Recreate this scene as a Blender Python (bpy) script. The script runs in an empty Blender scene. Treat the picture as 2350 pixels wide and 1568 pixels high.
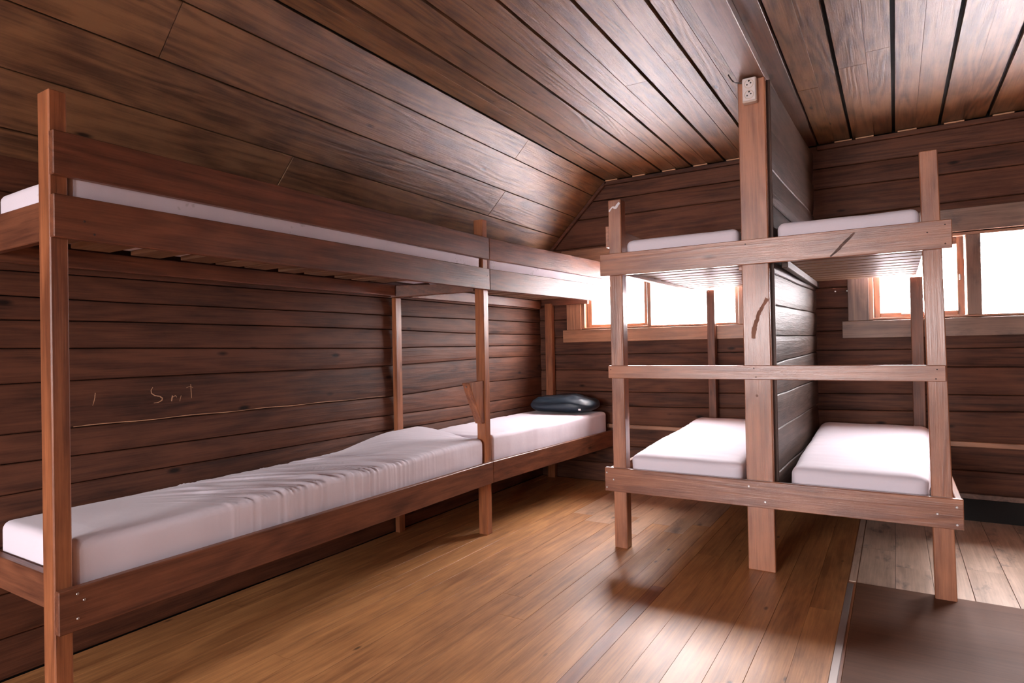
import bpy, bmesh, math, random
from mathutils import Matrix, Vector, noise
random.seed(7)
S = bpy.context.scene
col = S.collection

# ------------------------------------------------------------------ camera
cd = bpy.data.cameras.new('camera'); cam = bpy.data.objects.new('camera', cd); col.objects.link(cam)
R = Matrix(((0.85055129, 0.02139288, 0.5254568), (0.52553209, 0.00238878, -0.85077042), (-0.01945563, 0.99976829, -0.00921086)))
cam.matrix_world = Matrix.Translation((0, 0, 1.25)) @ R.to_4x4()
cd.sensor_width = 36; cd.lens = 1424.61 / 2350 * 36; cd.clip_start = 0.02
S.camera = cam
# ------------------------------------------------------------------ world, daylight, exposure
W = bpy.data.worlds.new('overcast_sky'); S.world = W; W.use_nodes = True
wn = W.node_tree; bg = wn.nodes['Background']
tc = wn.nodes.new('ShaderNodeTexCoord'); sx = wn.nodes.new('ShaderNodeSeparateXYZ'); rmp = wn.nodes.new('ShaderNodeValToRGB')
wn.links.new(tc.outputs['Generated'], sx.inputs[0]); wn.links.new(sx.outputs['Z'], rmp.inputs['Fac'])
rmp.color_ramp.elements[0].position = 0.0; rmp.color_ramp.elements[0].color = (0.34, 0.325, 0.325, 1)
rmp.color_ramp.elements[1].position = 1.0; rmp.color_ramp.elements[1].color = (1.0, 0.965, 0.975, 1)
wn.links.new(rmp.outputs['Color'], bg.inputs['Color']); bg.inputs['Strength'].default_value = 27.0
vs = S.view_settings; S.display_settings.display_device = 'sRGB'
vs.view_transform = 'Standard'; vs.look = 'None'; vs.gamma = 1.0; vs.use_curve_mapping = False
vs.exposure = 2.36
try:
    S.cycles.max_bounces = 6; S.cycles.diffuse_bounces = 4; S.cycles.glossy_bounces = 4; S.cycles.transparent_max_bounces = 12
    S.cycles.use_denoising = True; S.cycles.sample_clamp_indirect = 8
    S.cycles.volume_max_steps = 64
except Exception: pass
def portal(loc, rot, sx_, sy_):
    l = bpy.data.lights.new('window_portal', 'AREA'); l.shape = 'RECTANGLE'; l.size = sx_; l.size_y = sy_
    l.cycles.is_portal = True
    o = bpy.data.objects.new('window_portal', l); col.objects.link(o); o.location = loc; o.rotation_euler = rot
# far wall windows face -Y (light local -Z -> -Y)
portal((-1.78, 5.52, 1.70), (math.radians(-90), 0, 0), 1.4, 0.6)
portal((0.66, 5.52, 1.70), (math.radians(-90), 0, 0), 1.6, 0.6)
portal((-1.8, -4.82, 1.5), (math.radians(90), 0, 0), 1.85, 1.6)
portal((0.56, -4.82, 1.5), (math.radians(90), 0, 0), 0.5, 1.3)

# ------------------------------------------------------------------ tagging and mesh helpers
def tag(o, label=None, cat=None, group=None, kind=None):
    if label: o['label'] = label
    if cat: o['category'] = cat
    if group: o['group'] = group
    if kind: o['kind'] = kind
    return o
def empty(name, loc, label=None, cat=None, group=None, kind=None):
    o = bpy.data.objects.new(name, None); col.objects.link(o); o.location = loc; o.empty_display_size = 0.1
    return tag(o, label, cat, group, kind)
def link(name, me, mat, parent=None, loc=(0, 0, 0)):
    if mat is not None and not me.materials: me.materials.append(mat)
    o = bpy.data.objects.new(name, me); col.objects.link(o)
    if parent is not None:
        o.parent = parent; o.location = Vector(loc) - world_loc(parent)
    else: o.location = loc
    return o
def world_loc(o):
    v = Vector(o.location)
    while o.parent: o = o.parent; v += Vector(o.location)
    return v
def mesh_from(verts, faces, name='mesh', smooth=False):
    me = bpy.data.meshes.new(name); me.from_pydata(verts, [], faces); me.update()
    if smooth:
        for p in me.polygons: p.use_smooth = True
    return me
def bevel_me(me, w, seg=1):
    bm = bmesh.new(); bm.from_mesh(me)
    bmesh.ops.recalc_face_normals(bm, faces=bm.faces)
    if w > 0: bmesh.ops.bevel(bm, geom=list(bm.edges), offset=w, segments=seg, affect='EDGES', profile=0.6)
    bm.to_mesh(me); bm.free(); return me
def hexa(name, c, mat, parent=None, bev=0.003):
    """c = 8 world corners: (x0y0z0, x1y0z0, x1y1z0, x0y1z0) then the same at the top"""
    ctr = sum((Vector(v) for v in c), Vector()) / 8
    me = mesh_from([tuple(Vector(v) - ctr) for v in c], [(0, 3, 2, 1), (4, 5, 6, 7), (0, 1, 5, 4), (1, 2, 6, 5), (2, 3, 7, 6), (3, 0, 4, 7)], name)
    bevel_me(me, bev)
    return link(name, me, mat, parent, ctr)
def box(name, x, y, z, mat, parent=None, bev=0.003):
    (x0, x1), (y0, y1), (z0, z1) = x, y, z
    return hexa(name, [(x0, y0, z0), (x1, y0, z0), (x1, y1, z0), (x0, y1, z0), (x0, y0, z1), (x1, y0, z1), (x1, y1, z1), (x0, y1, z1)], mat, parent, bev)

# ------------------------------------------------------------------ materials
def nt(m):
    m.use_nodes = True; return m.node_tree.nodes, m.node_tree.links, m.node_tree.nodes['Principled BSDF']
def wood(name, light, dark, axis, rough=0.35, coat=0.4, coat_rough=0.2, fig=1.0, knots=0.6, bump=0.25, var=0.25, dirt=0.0, streak=9.0, spec=0.5, ks=(2.2, 7.0), kt=0.62, blotch=0.5):
    m = bpy.data.materials.new(name); n, l, P = nt(m)
    def N(t, **k):
        a = n.new(t)
        for q, v in k.items(): setattr(a, q, v)
        return a
    def M(op, a, b=None, c=None):
        q = N('ShaderNodeMath', operation=op)
        for i, v in enumerate((a, b, c)):
            if v is None: continue
            if isinstance(v, (int, float)): q.inputs[i].default_value = v
            else: l.new(v, q.inputs[i])
        return q.outputs[0]
    tcn = N('ShaderNodeTexCoord'); oi = N('ShaderNodeObjectInfo')
    off = N('ShaderNodeVectorMath', operation='SCALE'); off.inputs['Scale'].default_value = 1.0
    cmb = N('ShaderNodeCombineXYZ')
    r37 = M('MULTIPLY', oi.outputs['Random'], 37.0); r91 = M('MULTIPLY', oi.outputs['Random'], 91.0)
    l.new(r37, cmb.inputs[0]); l.new(r91, cmb.inputs[1]); l.new(r37, cmb.inputs[2])
    add = N('ShaderNodeVectorMath', operation='ADD'); l.new(tcn.outputs['Object'], add.inputs[0]); l.new(cmb.outputs[0], add.inputs[1])
    def mapped(along, across):
        sc = [across] * 3; sc[axis] = along
        v = N('ShaderNodeVectorMath', operation='MULTIPLY'); l.new(add.outputs[0], v.inputs[0]); v.inputs[1].default_value = sc
        return v.outputs[0]
    n1 = N('ShaderNodeTexNoise'); l.new(mapped(0.5, 4.5), n1.inputs['Vector']); n1.inputs['Scale'].default_value = 1.0; n1.inputs['Detail'].default_value = 2.0
    rings = M('ADD', M('MULTIPLY', M('SINE', M('MULTIPLY', n1.outputs['Fac'], 75.0)), 0.5), 0.5)
    n2 = N('ShaderNodeTexNoise'); l.new(mapped(streak * 0.45, 130.0), n2.inputs['Vector']); n2.inputs['Scale'].default_value = 1.0; n2.inputs['Detail'].default_value = 5.0; n2.inputs['Roughness'].default_value = 0.7
    n3 = N('ShaderNodeTexNoise'); l.new(mapped(1.3, 4.0), n3.inputs['Vector']); n3.inputs['Scale'].default_value = 1.0; n3.inputs['Detail'].default_value = 4.0
    vo = N('ShaderNodeTexVoronoi'); l.new(mapped(*ks), vo.inputs['Vector']); vo.inputs['Scale'].default_value = 1.0
    kn = N('ShaderNodeMapRange'); l.new(vo.outputs['Distance'], kn.inputs['Value'])
    kn.inputs['From Min'].default_value = 0.05; kn.inputs['From Max'].default_value = 0.13; kn.inputs['To Min'].default_value = 1.0; kn.inputs['To Max'].default_value = 0.0
    vsep = N('ShaderNodeSeparateColor'); l.new(vo.outputs['Color'], vsep.inputs[0])
    knot = M('MULTIPLY', M('MULTIPLY', kn.outputs[0], M('GREATER_THAN', vsep.outputs[0], kt)), knots)
    # factor 0 = light wood, 1 = dark wood
    f = M('ADD', M('MULTIPLY', M('SUBTRACT', rings, 0.5), 0.30 * fig), M('MULTIPLY', M('SUBTRACT', n2.outputs['Fac'], 0.5), 1.3))
    f = M('ADD', f, M('MULTIPLY', M('SUBTRACT', n3.outputs['Fac'], 0.5), 1.1))
    f = M('ADD', f, M('MULTIPLY', M('SUBTRACT', oi.outputs['Random'], 0.5), var * 2))
    n5 = N('ShaderNodeTexNoise'); l.new(mapped(1.6, 34.0), n5.inputs['Vector']); n5.inputs['Scale'].default_value = 1.0; n5.inputs['Detail'].default_value = 6.0; n5.inputs['Roughness'].default_value = 0.62; n5.inputs['Distortion'].default_value = 0.3
    f = M('ADD', f, M('MULTIPLY', M('SUBTRACT', n5.outputs['Fac'], 0.5), 1.5))
    n6 = N('ShaderNodeTexNoise'); l.new(mapped(4.0, 9.0), n6.inputs['Vector']); n6.inputs['Scale'].default_value = 1.0; n6.inputs['Detail'].default_value = 5.0; n6.inputs['Roughness'].default_value = 0.6
    f = M('ADD', f, M('MULTIPLY', M('SUBTRACT', n6.outputs['Fac'], 0.5), 2.0 * blotch))
    f = M('ADD', f, 0.45)
    mx = N('ShaderNodeMix', data_type='RGBA'); mx.clamp_factor = True
    l.new(f, mx.inputs[0]); mx.inputs[6].default_value = (*light, 1); mx.inputs[7].default_value = (*dark, 1)
    kx = N('ShaderNodeMix', data_type='RGBA'); l.new(knot, kx.inputs[0]); l.new(mx.outputs[2], kx.inputs[6]); kx.inputs[7].default_value = (dark[0] * .22, dark[1] * .22, dark[2] * .25, 1)
    out = kx.outputs[2]
    if dirt > 0:
        n4 = N('ShaderNodeTexNoise'); l.new(mapped(2.2, 6.0), n4.inputs['Vector']); n4.inputs['Scale'].default_value = 1.3; n4.inputs['Detail'].default_value = 7.0; n4.inputs['Roughness'].default_value = 0.65
        dr = N('ShaderNodeMapRange'); l.new(n4.outputs['Fac'], dr.inputs['Value']); dr.inputs['From Min'].default_value = 0.55; dr.inputs['From Max'].default_value = 0.72; dr.inputs['To Max'].default_value = dirt
        dx = N('ShaderNodeMix', data_type='RGBA'); l.new(dr.outputs[0], dx.inputs[0]); l.new(out, dx.inputs[6]); dx.inputs[7].default_value = (0.035, 0.03, 0.03, 1)
        out = dx.outputs[2]
    l.new(out, P.inputs['Base Color'])
    l.new(M('ADD', rough - 0.08, M('MULTIPLY', n3.outputs['Fac'], 0.16)), P.inputs['Roughness'])
    P.inputs['Specular IOR Level'].default_value = spec
    P.inputs['Coat Weight'].default_value = coat; P.inputs['Coat Roughness'].default_value = coat_rough
    bp = N('ShaderNodeBump'); bp.inputs['Strength'].default_value = bump; bp.inputs['Distance'].default_value = 0.004
    l.new(M('SUBTRACT', M('ADD', n2.outputs['Fac'], M('MULTIPLY', rings, 0.25 * fig)), M('MULTIPLY', knot, 0.6)), bp.inputs['Height']); l.new(bp.outputs[0], P.inputs['Normal'])
    l.new(bp.outputs[0], P.inputs['Coat Normal'])
    return m
def plain(name, c, rough=0.5, metal=0.0, spec=0.5, emit=None):
    m = bpy.data.materials.new(name); n, l, P = nt(m)
    P.inputs['Base Color'].default_value = (*c, 1); P.inputs['Roughness'].default_value = rough; P.inputs['Metallic'].default_value = metal
    P.inputs['Specular IOR Level'].default_value = spec
    t = n.new('ShaderNodeTexNoise'); t.inputs['Scale'].default_value = 40; t.inputs['Detail'].default_value = 4
    b = n.new('ShaderNodeBump'); b.inputs['Strength'].default_value = 0.08; b.inputs['Distance'].default_value = 0.002
    l.new(t.outputs['Fac'], b.inputs['Height']); l.new(b.outputs[0], P.inputs['Normal'])
    return m
X, Y, Z = 0, 1, 2
RL, RD = (0.25, 0.092, 0.046), (0.090, 0.031, 0.018)       # red brown stained framing
rail = [wood('stained_framing_wood_' + 'xyz'[a], RL, RD, a, rough=0.40, coat=0.05, coat_rough=0.30, spec=0.36, var=0.12, knots=0.85, kt=0.5, ks=(3.0, 9.0)) for a in range(3)]
railP = [wood('front_lit_post_wood_' + 'xyz'[a], (0.46, 0.165, 0.066), (0.17, 0.055, 0.024), a, rough=0.40, coat=0.25, coat_rough=0.25, var=0.10, knots=0.8, spec=0.4) for a in range(3)]  # more orange than the rails: light on the leg fronts put into the colour
railR = [wood('orange_framing_wood_' + 'xyz'[a], (0.50, 0.207, 0.106), (0.21, 0.075, 0.040), a, rough=0.38, coat=0.9, coat_rough=0.2, spec=0.4, var=0.15, knots=0.85) for a in range(3)]
log_ = [wood('stained_log_wood_' + 'xyz'[a], (0.165, 0.063, 0.034), (0.050, 0.020, 0.013), a, rough=0.6, coat=0.03, coat_rough=0.4, spec=0.22, var=0.16, knots=0.95, bump=0.4, kt=0.5, ks=(3.0, 8.0)) for a in range(3)]
ceil_m = wood('varnished_ceiling_pine', (0.26, 0.132, 0.062), (0.090, 0.043, 0.023), Y, rough=0.40, coat=0.34, coat_rough=0.27, spec=0.42, fig=1.5, knots=0.95, bump=0.5, var=0.15, ks=(3.0, 9.0), kt=0.66, blotch=0.8)
floor_m = wood('varnished_floor_pine', (0.60, 0.285, 0.105), (0.27, 0.112, 0.042), Y, rough=0.46, coat=0.18, coat_rough=0.34, spec=0.4, fig=0.6, knots=0.85, bump=0.15, var=0.14, ks=(4.5, 11.0), kt=0.80)
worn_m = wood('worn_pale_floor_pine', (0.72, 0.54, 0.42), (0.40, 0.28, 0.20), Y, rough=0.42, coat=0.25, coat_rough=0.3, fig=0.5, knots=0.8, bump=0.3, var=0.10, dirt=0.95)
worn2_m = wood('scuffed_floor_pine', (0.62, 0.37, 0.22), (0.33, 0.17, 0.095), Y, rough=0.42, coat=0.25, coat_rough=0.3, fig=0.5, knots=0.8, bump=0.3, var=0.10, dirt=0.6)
patch_m = wood('darker_patch_plank', (0.34, 0.13, 0.055), (0.17, 0.06, 0.03), Y, rough=0.42, coat=0.22, coat_rough=0.32, spec=0.4, fig=0.6)
grey_m = [wood('weathered_grey_log_wood_' + 'xyz'[a], (0.125, 0.080, 0.062), (0.042, 0.025, 0.020), a, rough=0.45, coat=0.08, spec=0.3, coat_rough=0.3, fig=0.8, knots=0.5, bump=0.5, var=0.12, dirt=0.5) for a in range(3)]
trim_m = [wood('window_trim_pine_' + 'xyz'[a], (0.50, 0.235, 0.12), (0.22, 0.095, 0.05), a, rough=0.4, coat=0.3, coat_rough=0.3, knots=0.7, dirt=0.3) for a in range(3)]
trim_backlit_m = [wood('backlit_window_trim_' + 'xyz'[a], (0.30, 0.185, 0.130), (0.12, 0.070, 0.050), a, rough=0.5, coat=0.1, coat_rough=0.3, knots=0.7, dirt=0.6) for a in range(3)]  # darker trim copy: backlit shade of the right window put into the colour
beam_m = wood('dark_beam_wood', (0.20, 0.095, 0.055), (0.07, 0.033, 0.022), Y, rough=0.42, coat=0.3, coat_rough=0.3)
beam_z = wood('dark_stud_wood', (0.12, 0.06, 0.04), (0.05, 0.026, 0.018), Z, rough=0.5, coat=0.05, spec=0.3)
slat_m = wood('bare_slat_pine', (0.32, 0.18, 0.105), (0.15, 0.078, 0.045), X, rough=0.55, coat=0.04, spec=0.25, coat_rough=0.3, knots=0.5)
dark_m = plain('dark_joint_and_void', (0.012, 0.010, 0.009), 0.9)
mat_m = wood('brown_vinyl_sheet', (0.155, 0.070, 0.038), (0.105, 0.047, 0.027), X, rough=0.62, coat=0.0, spec=0.15, coat_rough=0.4, fig=0.2, knots=0.0, bump=0.05)
metal_m = plain('dull_aluminium', (0.42, 0.38, 0.36), 0.42, 0.7)
screw_m = plain('screw_steel', (0.6, 0.56, 0.55), 0.35, 0.9)
raw_lit_m = plain('raw_and_lit_wood', (0.62, 0.34, 0.19), 0.6)  # carved cuts in raw wood; also pale colour for lit edges and dashes
scar_m = wood('scarred_bare_wood', (0.42, 0.20, 0.13), (0.20, 0.085, 0.05), Z, rough=0.7, coat=0.0)
scorch_m = wood('darkened_wood', (0.16, 0.07, 0.045), (0.05, 0.02, 0.014), X, rough=0.6, coat=0.0)
knot_m = plain('pale_knot', (0.20, 0.08, 0.045), 0.45)
char_m = plain('dark_scorch', (0.05, 0.022, 0.014), 0.6)
plast_m = plain('cream_plastic', (0.78, 0.66, 0.58), 0.35)
hole_m = plain('black_socket_hole', (0.01, 0.01, 0.01), 0.5)
cable_m = plain('dark_cable', (0.05, 0.035, 0.03), 0.5)

def fabric(name, c, leaf=0.0):
    m = bpy.data.materials.new(name); n, l, P = nt(m)
    tcn = n.new('ShaderNodeTexCoord')
    P.inputs['Roughness'].default_value = 0.75; P.inputs['Sheen Weight'].default_value = 0.2; P.inputs['Specular IOR Level'].default_value = 0.25
    v = n.new('ShaderNodeTexVoronoi'); v.inputs['Scale'].default_value = 9.0
    no = n.new('ShaderNodeTexNoise'); no.inputs['Scale'].default_value = 27.0; no.inputs['Detail'].default_value = 2
    ad = n.new('ShaderNodeMix'); ad.data_type = 'RGBA'; ad.inputs[0].default_value = 0.12
    l.new(tcn.outputs['Object'], no.inputs['Vector']); l.new(tcn.outputs['Object'], ad.inputs[6]); l.new(no.outputs['Color'], ad.inputs[7]); l.new(ad.outputs[2], v.inputs['Vector'])
    mr = n.new('ShaderNodeMapRange'); l.new(v.outputs['Distance'], mr.inputs['Value']); mr.inputs['From Min'].default_value = 0.16; mr.inputs['From Max'].default_value = 0.22
    mr.inputs['To Min'].default_value = leaf; mr.inputs['To Max'].default_value = 0.0
    mx = n.new('ShaderNodeMix'); mx.data_type = 'RGBA'; l.new(mr.outputs[0], mx.inputs[0]); mx.inputs[6].default_value = (*c, 1); mx.inputs[7].default_value = (c[0] * .62, c[1] * .62, c[2] * .60, 1)
    l.new(mx.outputs[2], P.inputs['Base Color'])
    w = n.new('ShaderNodeTexNoise'); w.inputs['Scale'].default_value = 7; w.inputs['Detail'].default_value = 3
    f = n.new('ShaderNodeTexNoise'); f.inputs['Scale'].default_value = 300
    l.new(tcn.outputs['Object'], w.inputs['Vector']); l.new(tcn.outputs['Object'], f.inputs['Vector'])
    mm = n.new('ShaderNodeMath'); mm.operation = 'MULTIPLY_ADD'; l.new(f.outputs['Fac'], mm.inputs[0]); mm.inputs[1].default_value = 0.08; l.new(w.outputs['Fac'], mm.inputs[2])
    b = n.new('ShaderNodeBump'); b.inputs['Strength'].default_value = 0.25; b.inputs['Distance'].default_value = 0.012
    l.new(mm.outputs[0], b.inputs['Height']); l.new(b.outputs[0], P.inputs['Normal'])
    return m
sheet_m = fabric('white_sheet_cotton', (0.86, 0.80, 0.88))
leaf_m = fabric('leaf_print_sheet', (0.84, 0.78, 0.86), 0.5)

def glass():
    m = bpy.data.materials.new('clear_window_glass'); n, l, P = nt(m); n.remove(P)
    o = n['Material Output']; t = n.new('ShaderNodeBsdfTransparent'); g = n.new('ShaderNodeBsdfGlossy'); g.inputs['Roughness'].default_value = 0.02
    lw = n.new('ShaderNodeLayerWeight'); lw.inputs['Blend'].default_value = 0.5
    pw = n.new('ShaderNodeMath'); pw.operation = 'POWER'; l.new(lw.outputs['Facing'], pw.inputs[0]); pw.inputs[1].default_value = 5.0
    fr = n.new('ShaderNodeMath'); fr.operation = 'MULTIPLY_ADD'; l.new(pw.outputs[0], fr.inputs[0]); fr.inputs[1].default_value = 0.9; fr.inputs[2].default_value = 0.03
    mx = n.new('ShaderNodeMixShader')
    t.inputs['Color'].default_value = (0.93, 0.92, 0.93, 1)
    l.new(fr.outputs[0], mx.inputs[0]); l.new(t.outputs[0], mx.inputs[1]); l.new(g.outputs[0], mx.inputs[2]); l.new(mx.outputs[0], o.inputs['Surface'])
    return m
glass_m = glass()

# ------------------------------------------------------------------ room shell
YF, XL, ZC = 5.304, -2.95, 2.757
YB, XR = -4.60, 2.45
def st(o): o['kind'] = 'structure'; return o
def lerp_list(pts, t):
    if t <= pts[0][0]: return pts[0][1]
    for (a, u), (b, v) in zip(pts, pts[1:]):
        if t <= b: return u + (v - u) * (t - a) / (b - a)
    return pts[-1][1]
def seam_fn(spec, seed, amp=0.006):
    pts = spec if isinstance(spec, list) else [(0, spec)]
    def f(a):
        return lerp_list(pts, a) + amp * noise.noise(Vector((a * 1.7, seed * 13.7, 0.3))) + amp * 0.4 * noise.noise(Vector((a * 6.0, seed * 5.1, 2.3)))
    return f
def log_piece(parent, mats, axis, plane, out, a0, a1, f0, f1, gap=0.0016, bulge=0.003, thick=0.045, name='plank', nseg=None, seed=0, skew=0.0):
    """one horizontal wall log: runs along axis (0=x,1=y); face at 'plane', room side is +out along the other axis"""
    n = nseg or max(2, int((a1 - a0) / 0.45) + 1)
    prof = [(0.0, -0.007), (0.03, -0.0015), (0.20, 0.6), (0.5, 1.0), (0.80, 0.6), (0.97, -0.001), (1.0, -0.006)]
    verts = []; faces = []
    am = (a0 + a1) / 2; zm = (f0(am) + f1(am)) / 2
    rows = []
    lean = random.uniform(-0.006, 0.006)
    for i in range(n + 1):
        a = a0 + (a1 - a0) * i / n; z0 = f0(a) + gap; z1 = f1(a) - gap; row = []
        for (t, d) in prof:
            dd = d * bulge if d > 0 else d
            dd += lean * (t - .5) * 2 + 0.004 * noise.noise(Vector((a * 1.3, zm * 7 + t, seed)))
            z = z0 + (z1 - z0) * t
            row.append((a, plane + out * (dd - 0.004) + skew * (a - am), z))
        row.append((a, plane - out * thick + skew * (a - am), z1)); row.append((a, plane - out * thick + skew * (a - am), z0))
        rows.append(row)
    def co(p):
        a, d, z = p
        return (a - am, d - plane, z - zm) if axis == 0 else (d - plane, a - am, z - zm)
    k = len(rows[0])
    for r in rows: verts += [co(p) for p in r]
    for i in range(n):
        for j in range(k):
            a = i * k + j; b = i * k + (j + 1) % k; c = (i + 1) * k + (j + 1) % k; d = (i + 1) * k + j
            faces.append((a, b, c, d))
    faces.append(tuple(range(k))[::-1]); faces.append(tuple(n * k + j for j in range(k)))
    me = mesh_from(verts, faces, name)
    bm = bmesh.new(); bm.from_mesh(me); bmesh.ops.recalc_face_normals(bm, faces=bm.faces); bm.to_mesh(me); bm.free()
    loc = (am, plane, zm) if axis == 0 else (plane, am, zm)
    return link(name, me, mats, parent, loc)
def log_wall(parent, mat, axis, plane, out, a_range, seams, holes=(), seed=0, amp=0.006, bulge=0.003, skew=0.0):
    """seams: list of z specs; holes: (a0,a1,z0,z1) openings; a_range: (a0,a1) or function of z"""
    fs = [seam_fn(s, seed * 40 + i, amp) for i, s in enumerate(seams)]
    for i in range(len(fs) - 1):
        f0, f1 = fs[i], fs[i + 1]
        mid = (f0(0) + f1(0)) / 2
        a0, a1 = a_range(f0(0)) if callable(a_range) else a_range
        hit = sorted([h for h in holes if h[2] < f1(0) - 0.005 and h[3] > f0(0) + 0.005])
        if not hit:
            log_piece(parent, mat, axis, plane, out, a0, a1, f0, f1, bulge=bulge, seed=seed + i, skew=skew); continue
        cur = a0
        for h in hit:
            if h[0] - cur > 0.03: log_piece(parent, mat, axis, plane, out, cur, h[0], f0, f1, bulge=bulge, seed=seed + i)
            if f0(0) < h[2] - 0.02:
                log_piece(parent, mat, axis, plane, out, h[0], h[1], f0, (lambda a, q=h[2]: q), bulge=bulge, seed=seed + i)
            if f1(0) > h[3] + 0.02:
                log_piece(parent, mat, axis, plane, out, h[0], h[1], (lambda a, q=h[3]: q), f1, bulge=bulge, seed=seed + i)
            cur = h[1]
        if a1 - cur > 0.03: log_piece(parent, mat, axis, plane, out, cur, a1, f0, f1, bulge=bulge, seed=seed + i)

def slab(name, rects, mat, kind='structure'):
    """backing made of boxes in one mesh"""
    bm = bmesh.new()
    for (x0, x1, y0, y1, z0, z1) in rects:
        m = Matrix.Translation(((x0 + x1) / 2, (y0 + y1) / 2, (z0 + z1) / 2)) @ Matrix.Diagonal((x1 - x0, y1 - y0, z1 - z0, 1))
        bmesh.ops.create_cube(bm, size=1.0, matrix=m)
    me = bpy.data.meshes.new(name); bm.to_mesh(me); bm.free()
    o = link(name, me, mat); o['kind'] = kind; return o
T = 0.045
# floor
floor = slab('floor', [(XL - .2, XR + .2, YB - .2, YF + .2, -0.12, -0.028)], dark_m)
def plank(parent, name, x0, x1, y0, y1, z0, z1, mat, bev=0.002):
    return box(name, (x0, x1), (y0, y1), (z0, z1), mat, parent, bev)
xs = [-1.10]
w = [0.118, 0.129, 0.124, 0.135, 0.121, 0.200, 0.16, 0.13, 0.14, 0.12, 0.13, 0.14, 0.12, 0.13, 0.12]
for q in w:
    if xs[-1] - q < XL: break
    xs.append(xs[-1] - q)
xs.append(XL)
xs = xs[::-1]
rg = random.Random(3)
def floor_run(x0, x1, segs, tight=0.0004):
    for (y0, y1, m) in segs:
        dz = rg.uniform(-0.0006, 0.0004)
        plank(floor, 'plank', x0 + tight, x1 - tight, y0 + .0003, y1 - .0003, -0.028, dz, m, 0.0007)
for i, (a, b) in enumerate(zip(xs, xs[1:])):
    j = rg.uniform(0.2, 3.0)
    wide = 0.0022 if i in (6, 8) else 0.0004
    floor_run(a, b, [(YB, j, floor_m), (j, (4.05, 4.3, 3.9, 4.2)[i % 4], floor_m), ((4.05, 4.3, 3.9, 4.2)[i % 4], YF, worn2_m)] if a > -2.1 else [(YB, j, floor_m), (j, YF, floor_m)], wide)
floor_run(-1.10, -1.03, [(YB, 3.12, patch_m), (3.12, YF, floor_m)], 0.0012)
x = -1.03
for q in (0.132, 0.128, 0.135, 0.130, 0.134, 0.1335):
    b = min(x + q, -0.2375); j = rg.uniform(-2.5, 4.2)
    if b - x > 0.02: floor_run(x, b, [(YB, j, floor_m), (j, YF, floor_m)])
    x = b
floor_run(-0.2375, -0.197, [(YB, YF, patch_m)])
x = -0.197
for i, q in enumerate((0.17, 0.165, 0.16, 0.168, 0.17, 0.16, 0.17, 0.16, 0.17, 0.16, 0.17, 0.16, 0.17, 0.16, 0.17, 0.17)):
    b = min(x + q, XR)
    if b - x < 0.03: break
    j = (4.30, 4.02, 4.62, 4.15)[i % 4]
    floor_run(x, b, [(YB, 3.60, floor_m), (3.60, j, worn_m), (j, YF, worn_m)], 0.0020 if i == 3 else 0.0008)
    x = b
# left wall
wl = slab('wall_left', [(XL - 0.20, XL - T, YB - .2, YF + .2, -0.1, 2.25)], dark_m)
L3 = lambda a, b, c: [(1.245, a), (3.16, b), (4.38, c)]
lseams = [0.0, 0.16, 0.33, 0.51, L3(.714, .698, .69), L3(.829, .80, .789), L3(.947, .928, .959), L3(1.144, 1.139, 1.162), L3(1.279, 1.261, 1.262), L3(1.398, 1.389, 1.369), L3(1.49, 1.485, 1.485), L3(1.59, 1.607, 1.604), 1.757, 1.90, 2.06]
log_wall(wl, log_[Y], 1, XL, 1, (YB, YF + .02), lseams, seed=1)
# far wall with its window openings
H1 = (-2.50, -1.08, 1.405, 1.985); H2 = (-0.165, 1.50, 1.40, 1.985)
def frame_rects(a0, a1, z0, z1, holes):
    r = []; cur = a0
    for (h0, h1, q0, q1) in holes:
        r += [(cur, h0, z0, z1), (h0, h1, z0, q0 if q0 > 0 else z0 + .07), (h0, h1, q1, z1)]; cur = h1
    r.append((cur, a1, z0, z1)); return r
wf = slab('wall_far', [(a, b, YF + T, YF + 0.20, c, d) for (a, b, c, d) in frame_rects(XL - .2, XR + .2, -0.1, ZC + 0.25, [H1, H2])], dark_m)
slope_x = lambda z: (max(XL, XL + (z - 2.04)) if z > 2.04 else XL, XR)
fseams = [0.0, .17, .335, .51, [(-2, .697), (0, .733), (.6, .751)], [(-2, .823), (0, .851), (.6, .862)], [(-2, 1.02), (-1.8, 1.06), (.6, 1.051)], [(-2, 1.170), (.6, 1.183)], 1.33, 1.50, 1.655, 1.83, 1.99, [(-1.4, 2.17), (.6, 2.206)], [(-1.4, 2.435), (.6, 2.40)], [(-1.4, 2.59), (.6, 2.559)], ZC]
log_wall(wf, log_[X], 0, YF, -1, slope_x, fseams, holes=[H1, H2], seed=2)
# right wall, back wall (behind the camera) with their own windows
wr = slab('wall_right', [(XR + T, XR + .2, YB - .2, YF + .2, -0.1, ZC + .2)], dark_m)
log_wall(wr, log_[Y], 1, XR, -1, (YB, YF), [0, .18, .36, .55, .74, .92, 1.1, 1.28, 1.46, 1.65, 1.84, 2.02, 2.2, 2.4, 2.58, ZC], seed=3)
B1 = (-2.68, -0.92, 0.74, 2.25); B2 = (0.32, 0.80, 0.92, 2.10)
wb = slab('wall_back', [(a, b, YB - .2, YB - T, c, d) for (a, b, c, d) in frame_rects(XL - .2, XR + .2, -0.1, ZC + .25, [B1, B2])], dark_m)
log_wall(wb, log_[X], 0, YB, 1, slope_x, [0, .18, .36, .55, .74, .92, 1.05, 1.3, 1.46, 1.65, 1.84, 1.97, 2.10, 2.25, 2.42, 2.6, ZC], holes=[B1, B2], seed=4)
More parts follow.
